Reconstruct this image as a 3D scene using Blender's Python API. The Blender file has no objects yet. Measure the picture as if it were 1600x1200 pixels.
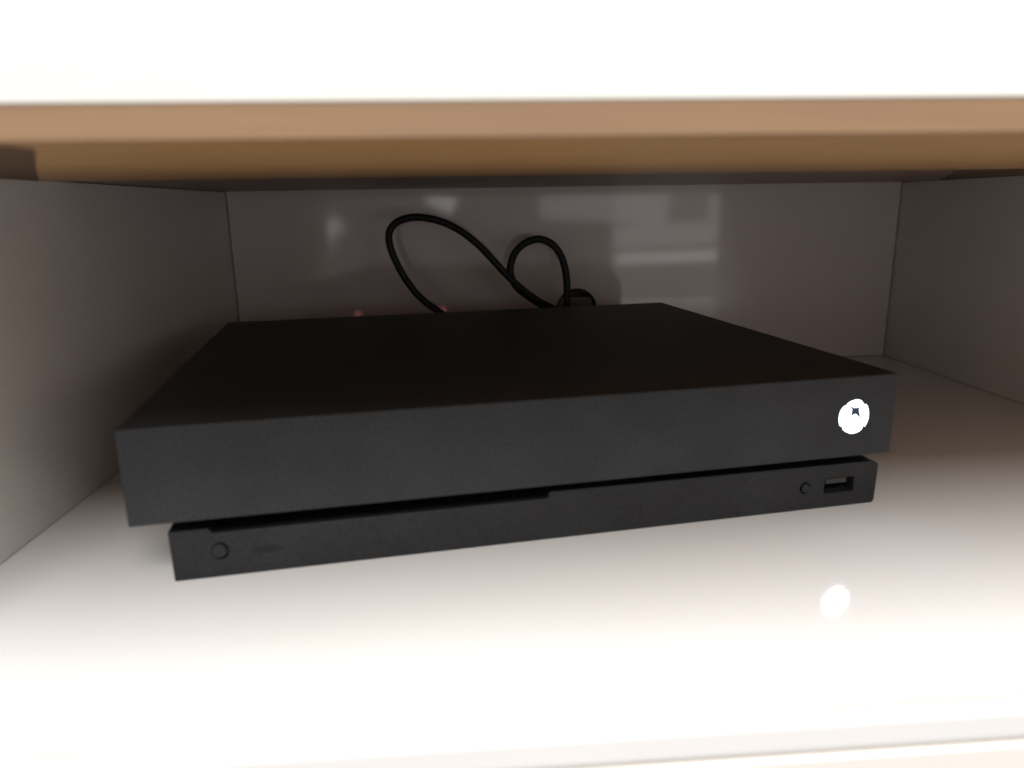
import bpy, bmesh, math, random
from mathutils import Vector, Matrix
random.seed(4)
S = bpy.context.scene
C = bpy.context.collection
mm = 0.001

# ------------------------------------------------------------------ camera
F_PX = 1128.64
cam_d = bpy.data.cameras.new('camera')
cam = bpy.data.objects.new('camera', cam_d); C.objects.link(cam)
R = Vector((0.99745462, -0.06953281, -0.01579481)); U = Vector((0.03191236, 0.23723333, 0.9709284)); F = Vector((0.06376432, 0.96896106, -0.23884844))
m = Matrix.Identity(4)
for i in range(3):
    m[i][0] = R[i]; m[i][1] = U[i]; m[i][2] = -F[i]
m.translation = Vector((0, 0, 129.84*mm))
cam.matrix_world = m
cam_d.sensor_width = 36; cam_d.lens = F_PX/1600*36
cam_d.clip_start = 0.005; cam_d.clip_end = 50
cam_d.dof.use_dof = True; cam_d.dof.focus_distance = 0.42; cam_d.dof.aperture_fstop = 8.5
cam_d.dof.aperture_blades = 0
S.camera = cam

# ------------------------------------------------------------------ room light
w = bpy.data.worlds.new('World'); S.world = w; w.use_nodes = True
bg = w.node_tree.nodes['Background']; bg.inputs[0].default_value = (1.0, 0.96, 0.93, 1); bg.inputs[1].default_value = 0.37
S.view_settings.view_transform = 'Standard'; S.view_settings.look = 'None'
S.view_settings.exposure = 0; S.view_settings.gamma = 1

def area(name, loc, target, sx, sy, radiance, col):
    d = bpy.data.lights.new(name, 'AREA'); d.shape = 'RECTANGLE'; d.size = sx; d.size_y = sy
    d.energy = radiance*math.pi*sx*sy; d.color = col
    o = bpy.data.objects.new(name, d); C.objects.link(o)
    o.location = loc
    o.rotation_euler = (Vector(target)-Vector(loc)).to_track_quat('-Z', 'Y').to_euler()
    return o
# ceiling lamp of the room, high up in front of the cabinet
area('ceiling_lamp', (0.0, -0.84, 1.82), (0.0, 0.24, 0.0), 1.3, 1.6, 13.2, (1.0, 0.975, 0.945))
# added lights behind the camera, shaped as bright reflections for the glossy back panel
def patch(name, px0, px1, py0, py1, rad, tilt=0, col=(1, .96, .93), yy=-0.30):
    X = lambda u: .309+(u-960)*.0013
    Z = lambda v: .153-(v-300)*.00126
    x0, x1, z0, z1 = X(px0), X(px1), Z(py1), Z(py0)
    o = area(name, ((x0+x1)/2, yy, (z0+z1)/2), ((x0+x1)/2, 1, (z0+z1)/2), x1-x0, z1-z0, rad, col)
    o.rotation_euler.rotate_axis('Z', math.radians(tilt))
patch('reflection_light_wide', 962, 1420, 285, 470, .42, yy=-0.33)
patch('reflection_light_streak', 962, 1128, 394, 411, 2.3, 1)
patch('reflection_light_mid', 957, 1130, 350, 384, 1.0, 2)
patch('reflection_light_high', 845, 1045, 285, 345, 1.0, -4)
patch('reflection_light_edge', 1108, 1130, 285, 350, .8)
patch('reflection_light_left', 425, 525, 347, 383, 1.9, -3)
patch('reflection_light_left_corner', 505, 545, 337, 362, 1.9, 38)
patch('reflection_light_left_high', 452, 508, 290, 345, 1.2)
patch('reflection_light_small', 672, 716, 295, 322, 2.2, -25)

# ------------------------------------------------------------------ materials
def mat(name, col, rough=0.5, spec=0.5, noise=0.0, nscale=40, bump=0.0, bscale=900, coat=0.0, stretch=None, col2=None, rvar=0.0, speck=0.0, sscale=1100):
    M = bpy.data.materials.new(name); M.use_nodes = True
    nt = M.node_tree; b = nt.nodes['Principled BSDF']
    b.inputs['Base Color'].default_value = (*col, 1); b.inputs['Roughness'].default_value = rough
    b.inputs['Specular IOR Level'].default_value = spec
    b.inputs['Coat Weight'].default_value = coat; b.inputs['Coat Roughness'].default_value = 0.05
    tc = nt.nodes.new('ShaderNodeTexCoord'); mp = nt.nodes.new('ShaderNodeMapping')
    nt.links.new(tc.outputs['Object'], mp.inputs[0])
    if stretch: mp.inputs['Scale'].default_value = stretch
    if noise > 0 or col2:
        n = nt.nodes.new('ShaderNodeTexNoise'); n.inputs['Scale'].default_value = nscale; n.inputs['Detail'].default_value = 6
        nt.links.new(mp.outputs[0], n.inputs[0])
        r = nt.nodes.new('ShaderNodeValToRGB')
        c2 = col2 or tuple(c*(1-noise) for c in col)
        r.color_ramp.elements[0].position = .3; r.color_ramp.elements[1].position = .7
        r.color_ramp.elements[0].color = (*c2, 1); r.color_ramp.elements[1].color = (*col, 1)
        nt.links.new(n.outputs[0], r.inputs[0]); nt.links.new(r.outputs[0], b.inputs['Base Color'])
    if speck > 0:      # fine moulded grain of the surface
        n4 = nt.nodes.new('ShaderNodeTexNoise'); n4.inputs['Scale'].default_value = sscale; n4.inputs['Detail'].default_value = 2
        nt.links.new(tc.outputs['Object'], n4.inputs[0])
        m4 = nt.nodes.new('ShaderNodeMapRange'); m4.inputs[1].default_value = .3; m4.inputs[2].default_value = .7
        m4.inputs[3].default_value = 1-speck; m4.inputs[4].default_value = 1+speck
        nt.links.new(n4.outputs[0], m4.inputs[0])
        vm = nt.nodes.new('ShaderNodeVectorMath'); vm.operation = 'SCALE'
        src = b.inputs['Base Color'].links[0].from_socket if b.inputs['Base Color'].links else None
        if src: nt.links.new(src, vm.inputs[0])
        else: vm.inputs[0].default_value = col
        nt.links.new(m4.outputs[0], vm.inputs['Scale']); nt.links.new(vm.outputs[0], b.inputs['Base Color'])
    if rvar > 0:
        n3 = nt.nodes.new('ShaderNodeTexNoise'); n3.inputs['Scale'].default_value = 14; n3.inputs['Detail'].default_value = 5
        nt.links.new(tc.outputs['Object'], n3.inputs[0])
        mr = nt.nodes.new('ShaderNodeMapRange'); mr.inputs[1].default_value = .3; mr.inputs[2].default_value = .7
        mr.inputs[3].default_value = rough; mr.inputs[4].default_value = rough+rvar
        nt.links.new(n3.outputs[0], mr.inputs[0]); nt.links.new(mr.outputs[0], b.inputs['Roughness'])
    if bump > 0:
        n2 = nt.nodes.new('ShaderNodeTexNoise'); n2.inputs['Scale'].default_value = bscale; n2.inputs['Detail'].default_value = 3
        nt.links.new(mp.outputs[0], n2.inputs[0])
        bp = nt.nodes.new('ShaderNodeBump'); bp.inputs['Strength'].default_value = bump; bp.inputs['Distance'].default_value = .0003
        nt.links.new(n2.outputs[0], bp.inputs['Height']); nt.links.new(bp.outputs[0], b.inputs['Normal'])
    return M
def emit(name, col, st):
    M = bpy.data.materials.new(name); M.use_nodes = True; b = M.node_tree.nodes['Principled BSDF']
    b.inputs['Base Color'].default_value = (.6, .6, .6, 1)
    b.inputs['Emission Color'].default_value = (*col, 1); b.inputs['Emission Strength'].default_value = st
    return M
m_white = mat('white_gloss_laminate', (.80, .79, .785), .05, .5, noise=.03, nscale=9, rvar=.04)
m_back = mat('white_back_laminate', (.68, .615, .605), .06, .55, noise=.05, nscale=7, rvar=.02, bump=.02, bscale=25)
m_side = mat('white_matt_laminate', (.80, .765, .74), .38, .45, speck=.05, sscale=1300, noise=.06, nscale=25, bump=.12, bscale=700)
m_front = mat('white_front_lacquer', (.82, .81, .76), .30, .4, noise=.02, nscale=8)
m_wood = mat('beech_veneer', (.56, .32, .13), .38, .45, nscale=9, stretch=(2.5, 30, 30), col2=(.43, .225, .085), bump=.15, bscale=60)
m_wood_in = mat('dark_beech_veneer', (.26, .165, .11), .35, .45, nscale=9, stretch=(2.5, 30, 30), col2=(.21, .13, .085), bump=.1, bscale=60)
m_edge = mat('beech_edge_band', (.31, .195, .108), .5, .4, nscale=7, stretch=(2, 30, 30), col2=(.27, .165, .095))
m_cream = mat('cream_lacquer', (.83, .79, .745), .45, .4, noise=.04, nscale=12)
m_gap = mat('dark_joint', (.05, .04, .035), .8)
m_plastic = mat('charcoal_matt_plastic', (.028, .0295, .0325), .5, .3, speck=.35, noise=.3, nscale=35, bump=.3, bscale=1600)
m_plastic2 = mat('black_matt_plastic', (.021, .0215, .023), .55, .3, speck=.3, noise=.3, nscale=35, bump=.3, bscale=1600)
m_black = mat('black_recess', (.003, .003, .003), .9, .05)
m_ir = mat('dark_gloss_window', (.0135, .0135, .0145), .4, .25)
m_rubber = mat('black_cable_rubber', (.010, .010, .010), .5, .35, bump=.1, bscale=400)
m_metal = mat('usb_metal', (.035, .035, .032), .5, .4)
m_grey = mat('grey_plastic_cap', (.17, .16, .14), .3, .5, noise=.1, nscale=200)
m_logo = emit('white_backlight', (.70, .83, 1.0), 8.0)
m_star = mat('smoked_logo_plastic', (.03, .045, .09), .4)
m_red = emit('red_port_light', (1.0, .24, .30), 2.0)

# ------------------------------------------------------------------ builders
def link(name, me, material, parent=None):
    o = bpy.data.objects.new(name, me); C.objects.link(o)
    if material: me.materials.append(material)
    if parent: o.parent = parent
    return o
def empty(name, loc, rz, label, cat, group=None):
    o = bpy.data.objects.new(name, None); C.objects.link(o); o.location = loc; o.rotation_euler = (0, 0, rz)
    o.empty_display_size = .02; o['label'] = label; o['category'] = cat
    if group: o['group'] = group
    return o
def finish(o, bev=0, seg=3, smooth=True, hard=True):
    if bev:
        b = o.modifiers.new('bevel', 'BEVEL'); b.width = bev*mm; b.segments = seg; b.limit_method = 'ANGLE'; b.angle_limit = math.radians(30)
        b.harden_normals = hard
    if smooth:
        for p in o.data.polygons: p.use_smooth = True
        if not bev: o.data.set_sharp_from_angle(angle=math.radians(35))
    return o
def box_bm(x0, x1, y0, y1, z0, z1, bm=None):
    bm = bm or bmesh.new()
    v = [bm.verts.new((x*mm, y*mm, z*mm)) for x in (x0, x1) for y in (y0, y1) for z in (z0, z1)]
    for f in ((0,1,3,2), (4,6,7,5), (0,4,5,1), (2,3,7,6), (0,2,6,4), (1,5,7,3)): bm.faces.new([v[i] for i in f])
    return bm
def to_me(bm, name):
    bmesh.ops.recalc_face_normals(bm, faces=bm.faces[:])
    me = bpy.data.meshes.new(name); bm.to_mesh(me); bm.free(); return me
def box(name, x0, x1, y0, y1, z0, z1, material, parent=None, bev=0, seg=3):
    return finish(link(name, to_me(box_bm(x0, x1, y0, y1, z0, z1), name), material, parent), bev, seg)
def prism_bm(pts, y0, y1, bm=None):      # pts in x,z (mm), extruded along y
    bm = bm or bmesh.new()
    a = [bm.verts.new((x*mm, y0*mm, z*mm)) for x, z in pts]; b = [bm.verts.new((x*mm, y1*mm, z*mm)) for x, z in pts]
    bm.faces.new(a); bm.faces.new(b[::-1])
    for i in range(len(pts)):
        j = (i+1) % len(pts); bm.faces.new((a[i], b[i], b[j], a[j]))
    return bm
def prism(name, pts, y0, y1, material, parent=None, bev=0, seg=2):
    return finish(link(name, to_me(prism_bm(pts, y0, y1), name), material, parent), bev, seg)
def circ(cx, cz, r, n=48, rz=None):
    rz = rz or r
    return [(cx+r*math.cos(2*math.pi*i/n), cz+rz*math.sin(2*math.pi*i/n)) for i in range(n)]
def ring_bm(cx, cz, ri, ro, y0, y1, n=64):
    bm = bmesh.new(); L = []
    for (r, y) in ((ri, y0), (ro, y0), (ro, y1), (ri, y1)):
        L.append([bm.verts.new((x*mm, y*mm, z*mm)) for x, z in circ(cx, cz, r, n)])
    for k in range(4):
        a, b = L[k], L[(k+1) % 4]
        for i in range(n):
            j = (i+1) % n; bm.faces.new((a[i], a[j], b[j], b[i]))
    return bm
def cut(o, cutters):
    for b in o.modifiers:
        if b.type == 'BEVEL': b.harden_normals = False
    """cut holes with temporary solids and bake the result into the mesh"""
    tmp = []
    for bm in cutters:
        me = to_me(bm, 'cutter'); c = bpy.data.objects.new('cutter', me); C.objects.link(c)
        c.parent = o.parent; tmp.append(c)
        b = o.modifiers.new('cut', 'BOOLEAN'); b.operation = 'DIFFERENCE'; b.solver = 'EXACT'; b.object = c
    bpy.context.view_layer.update()
    dg = bpy.context.evaluated_depsgraph_get()
    me = bpy.data.meshes.new_from_object(o.evaluated_get(dg))
    o.modifiers.clear(); o.data = me
    for an in ('custom_normal',):
        if an in me.attributes: me.attributes.remove(me.attributes[an])
    for c in tmp: bpy.data.objects.remove(c, do_unlink=True)
    for p in me.polygons: p.use_smooth = False
    return o

# ------------------------------------------------------------------ cabinet
XL, XR, YB, ZC, YF = -179.4, 359.8, 586.2, 144.2, 155.0
cab = empty('tv_cabinet', (0, 0, 0), 0, 'open white and beech tv cabinet compartment with grey side panels around the console', 'cabinet')
box('bottom_shelf', XL-16, XR+16, YF+6.4, YB+4, -11.5, 0, m_white, cab, bev=.35, seg=2)
box('front_edge_band', XL-16, XR+16, YF-.2, YF+5.7, -11.4, -.1, m_white, cab, bev=3.2, seg=6)
box('lower_front', XL-16, XR+16, YF-1.0, YF+14, -95, -11.7, m_cream, cab, bev=.7)
box('side_panel', XL-16, XL, YF+4, YB+4.1, .2, ZC-.3, m_side, cab, bev=.4)
box('side_panel', XR, XR+16, YF+4, YB+4.1, .2, ZC-.3, m_side, cab, bev=.4)
HX, HZ, HR = 92.8, 47.5, 16.0
bp = box('back_panel', XL+.9, XR-1.1, YB, YB+4, .5, ZC+6, m_back, cab)
cut(bp, [prism_bm(circ(HX, HZ, HR-.6), YB-5, YB+10)])
bp.data.materials.clear(); bp.data.materials.append(m_back)
box('back_cover', XL-18, XR+18, YB+30, YB+34, -12, ZC+12, m_grey, cab)
for x0, x1 in ((XL-17.5, XL+2.5), (XR-2.5, XR+17.5)): box('joint_strip', x0, x1, YB+4.2, YB+29.5, -11, ZC+11, m_gap, cab)
box('joint_strip', XL+3, XR-3, YB+4.3, YB+29.4, ZC-8, ZC+10.9, m_gap, cab)
box('joint_strip', XL+3, XR-3, YB+4.3, YB+29.4, -11.2, 8, m_gap, cab)
# top: beech strip at the front of the underside, darker veneered board behind it
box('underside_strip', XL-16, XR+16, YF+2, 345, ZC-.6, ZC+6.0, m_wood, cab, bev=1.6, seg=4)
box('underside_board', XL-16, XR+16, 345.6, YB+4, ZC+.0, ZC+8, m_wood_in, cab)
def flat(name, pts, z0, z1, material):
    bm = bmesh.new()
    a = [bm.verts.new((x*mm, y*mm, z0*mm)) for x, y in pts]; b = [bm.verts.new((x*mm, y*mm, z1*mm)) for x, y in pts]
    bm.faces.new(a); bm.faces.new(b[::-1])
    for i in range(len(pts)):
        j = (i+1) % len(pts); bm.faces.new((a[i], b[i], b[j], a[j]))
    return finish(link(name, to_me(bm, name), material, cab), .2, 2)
m_shade = mat('painted_shade_brown', (.11, .062, .028), .5, .3)  # thin dark plates below paint in the shade patches at both underside ends
flat('shade_plate', [(XL+.5, 158.5), (-96.0, 158.5), (-92, 162), (-92, 172), (-134, 249), (-174, 324), (-178, 330), (XL+.5, 334)], ZC-.78, ZC-.5, m_shade)
flat('shade_plate', [(250, 364), (300, 440), (XR-.6, 540), (XR-.6, 364)], ZC-.5, ZC+.1, m_shade)
box('edge_band', XL-16, XR+16, YF, YF+1.9, ZC-.6, ZC+6.3, m_edge, cab, bev=.25)
box('upper_front', XL-16, XR+16, YF-.3, YF+17, ZC+6.35, ZC+120, m_front, cab, bev=.5)
gr = link('cable_grommet', to_me(ring_bm(HX, HZ, HR-1.0, HR+.5, YB-1.0, YB+14), 'cable_grommet'), m_plastic2, cab); finish(gr, .3, 2)
bm = bmesh.new()
cap = prism('grommet_cap', [p for p in circ(HX, HZ-.2, HR-1.3, 64) if p[1] < HZ+9.5], YB+2.5, YB+4.5, m_grey, gr, bev=.5)

# ------------------------------------------------------------------ game console
con = empty('game_console', (-116.9*mm, 237.04*mm, 0), 0.147, 'flat charcoal black game console with glowing white power logo standing in the cabinet', 'game console')
W, D, H, ZU = 300, 240, 60, 25.0
up = box('upper_shell', 0, W, 0, D, ZU, H, m_plastic, con, bev=.7, seg=3)
up_cut = [box_bm(14, 18.5, 220.5, 225.5, H-.6, H+2)]
cut(up, up_cut)
IL, IR, IF, ZB = 10.5, 299.7, 5.8, 19.5
pts = [(IL+.3, 0.0), (IR-1.6, 0.0), (IR-.5, .5), (IR-.1, 1.6), (IR+.3, ZB-2.0), (IR-.6, ZB-.8), (IR-3.6, ZB+.1), (151, ZB+.8), (150.4, ZB-2.0), (25.2, ZB-2.2), (24.0, ZB-.2), (IL, ZB-.2)]
base = prism('lower_shell', pts, IF, D-6, m_plastic2, con, bev=.35)
USBX0, USBX1, USBZ0, USBZ1 = 273.9, 288.4, 6.6, 13.4
cut(base, [box_bm(USBX0, USBX1, IF-2, IF+11, USBZ0, USBZ1),
           ring_bm(27.35, 10.2, 2.2, 3.3, IF-2, IF+1.4),
           ring_bm(264.6, 10.2, 1.5, 2.7, IF-2, IF+1.5)])
base.data.materials.clear(); base.data.materials.append(m_plastic2)
box('gap_core', IL+6, IR-6, IF+9, D-10, ZB-3.5, ZU+.5, m_black, con)
# buttons stand slightly proud inside their grooves
eb = prism('eject_button', circ(26.9, 10.2, 2.6, 40), IF-.35, IF+2, m_plastic2, con, bev=.3)
pb = prism('pairing_button', circ(265.1, 10.0, 2.0, 32), IF-.30, IF+2, m_plastic2, con, bev=.25)
ir = prism('infrared_window', circ(43.5, 9.0, 5.6, 40, 1.5), IF-.06, IF+.3, m_ir, con)
up_l = box('usb_port', USBX0+.05, USBX1-.05, IF+8, IF+10.5, USBZ0+.05, USBZ1-.05, m_black, con)
box('tongue', USBX0+1.0, USBX1-3.4, IF+.5, IF+8, USBZ1-2.6, USBZ1-.4, m_metal, up_l, bev=.2)
box('disc_slot', 26, 149, IF+7.5, IF+8.8, ZB-2.2, ZU-.2, m_black, con)
# power logo: four glowing lobes of the round emblem with the dark centre of the cross
pl = [(276.7, 47.6), (277.1, 48.5), (278.6, 49.4), (280.9, 49.9), (282.2, 49.7), (283.3, 49.1), (284.1, 48.3), (283.9, 47.1), (284.3, 47.0), (285.3, 47.7), (286.3, 46.7), (287.0, 44.6),
      (287.3, 43.1), (287.2, 41.4), (286.8, 39.8), (286.0, 38.0), (285.2, 38.9), (284.9, 39.3), (284.8, 37.5), (284.2, 36.6), (283.0, 36.0), (281.6, 35.6), (280.1, 35.5), (278.8, 35.8), (277.5, 36.4),
      (276.0, 37.4), (275.6, 38.6), (274.5, 39.1), (273.9, 40.4), (273.6, 41.8), (273.6, 43.2), (273.9, 45.1), (274.7, 46.6), (275.7, 47.6)]
btn = prism('power_button', circ(280.4, 42.7, 7.3, 56), -.12, 1.0, m_plastic, con)
lg = prism('glowing_logo', pl, -.22, 0, m_logo, btn)
star = [(277.7, 47.9), (279.7, 46.9), (281.0, 46.6), (282.2, 46.9), (284.0, 47.8), (282.8, 46.0), (282.7, 44.9), (283.4, 43.2), (285.0, 40.2), (282.3, 42.7), (281.0, 43.7), (279.8, 43.1), (277.5, 41.2), (278.9, 43.9), (279.0, 45.7)]
prism('logo_cross', star, -.27, -.1, m_star, btn)
for x, z in ((53.1, 33.3), (134.3, 37.2)):
    rp = box('rear_port', x-4.5, x+4.5, D-.2, D+.5, z-4, z+4, m_black, con)
    prism('port_light', circ(x, z, 4.0, 24, 2.6), D+.45, D+.75, m_red, rp)

# ------------------------------------------------------------------ cables
def catmull(P, n=10):
    out = []
    for i in range(len(P)-1):
        p0 = P[max(i-1, 0)]; p1 = P[i]; p2 = P[i+1]; p3 = P[min(i+2, len(P)-1)]
        for k in range(n):
            t = k/n
            out.append(.5*((2*p1)+(-p0+p2)*t+(2*p0-5*p1+4*p2-p3)*t*t+(-p0+3*p1-3*p2+p3)*t*t*t))
    out.append(P[-1]); return out
def tube(name, P, r, material, parent=None, n=18, sub=8):
    P = catmull([Vector(p)*mm for p in P], sub); bm = bmesh.new(); rings = []
    up = Vector((0, 1, 0))
    for i, p in enumerate(P):
        t = (P[min(i+1, len(P)-1)]-P[max(i-1, 0)]).normalized()
        a = (up-t*up.dot(t)).normalized(); b = t.cross(a); up = a
        rr = r(i/(len(P)-1)) if callable(r) else r
        rings.append([bm.verts.new(p+(a*math.cos(q)+b*math.sin(q))*rr*mm) for q in [2*math.pi*k/n for k in range(n)]])
    for A, B in zip(rings, rings[1:]):
        for k in range(n): bm.faces.new((A[k], A[(k+1) % n], B[(k+1) % n], B[k]))
    bm.faces.new(rings[0]); bm.faces.new(rings[-1][::-1])
    o = link(name, to_me(bm, name), material, parent)
    for p in o.data.polygons: p.use_smooth = True
    return o
P1 = [(40, 506, 20), (22, 528, 34), (-2, 541, 43), (-28.2, 545, 61), (-39.5, 545, 74.2), (-47.4, 545, 88.5), (-52.3, 545, 102.6), (-52.3, 545, 112.8), (-47.2, 545, 119.4), (-38.9, 545, 122.6), (-28.5, 545, 123.0),
      (-13.9, 545, 119.6), (-.1, 545, 112.6), (13.4, 545, 101.6), (23, 545, 91.3), (32.4, 545, 80.7), (43.5, 546, 69.9), (56.4, 549, 60), (70, 557, 52), (82, 572, 47), (90, 592, 45), (92, 612, 44)]
t1 = tube('large_loop_cable', P1, 2.7, m_rubber); t1.name = 'cable'
t1['label'] = 'thick black cable making the larger left loop behind the console'; t1['category'] = 'cable'; t1['group'] = 'black cables behind the console'
P2 = [(74, 535, 12), (78, 548, 30), (79.6, 555, 45), (80.3, 556, 57.9), (80.4, 556, 70.3), (78.9, 556, 82.6), (75.2, 556, 93.4), (68.6, 556, 101.5), (59.3, 556, 105.3), (49.6, 556, 103.2), (41.8, 556, 97.2), (37.7, 556, 89),
      (36.9, 556, 79.6), (41.5, 556, 69.5), (54, 557, 59.5), (68, 561, 50.5), (80, 574, 46), (87, 592, 42), (90, 612, 41)]
t2 = tube('cable', P2, 2.85, m_rubber)
t2['label'] = 'black cable curled in the smaller right loop beside the cable hole'; t2['category'] = 'cable'; t2['group'] = 'black cables behind the console'
P3 = [(-86, 505, 10), (-84, 520, 32), (-78, 528, 49.5), (-70, 530, 51.5), (-60, 527, 48), (-50, 524, 30), (-46, 520, 8)]
t3 = tube('cable', P3, 2.2, m_rubber)
t3['label'] = 'low black cable barely showing over the console rear edge, left of both loops'; t3['category'] = 'cable'; t3['group'] = 'black cables behind the console'
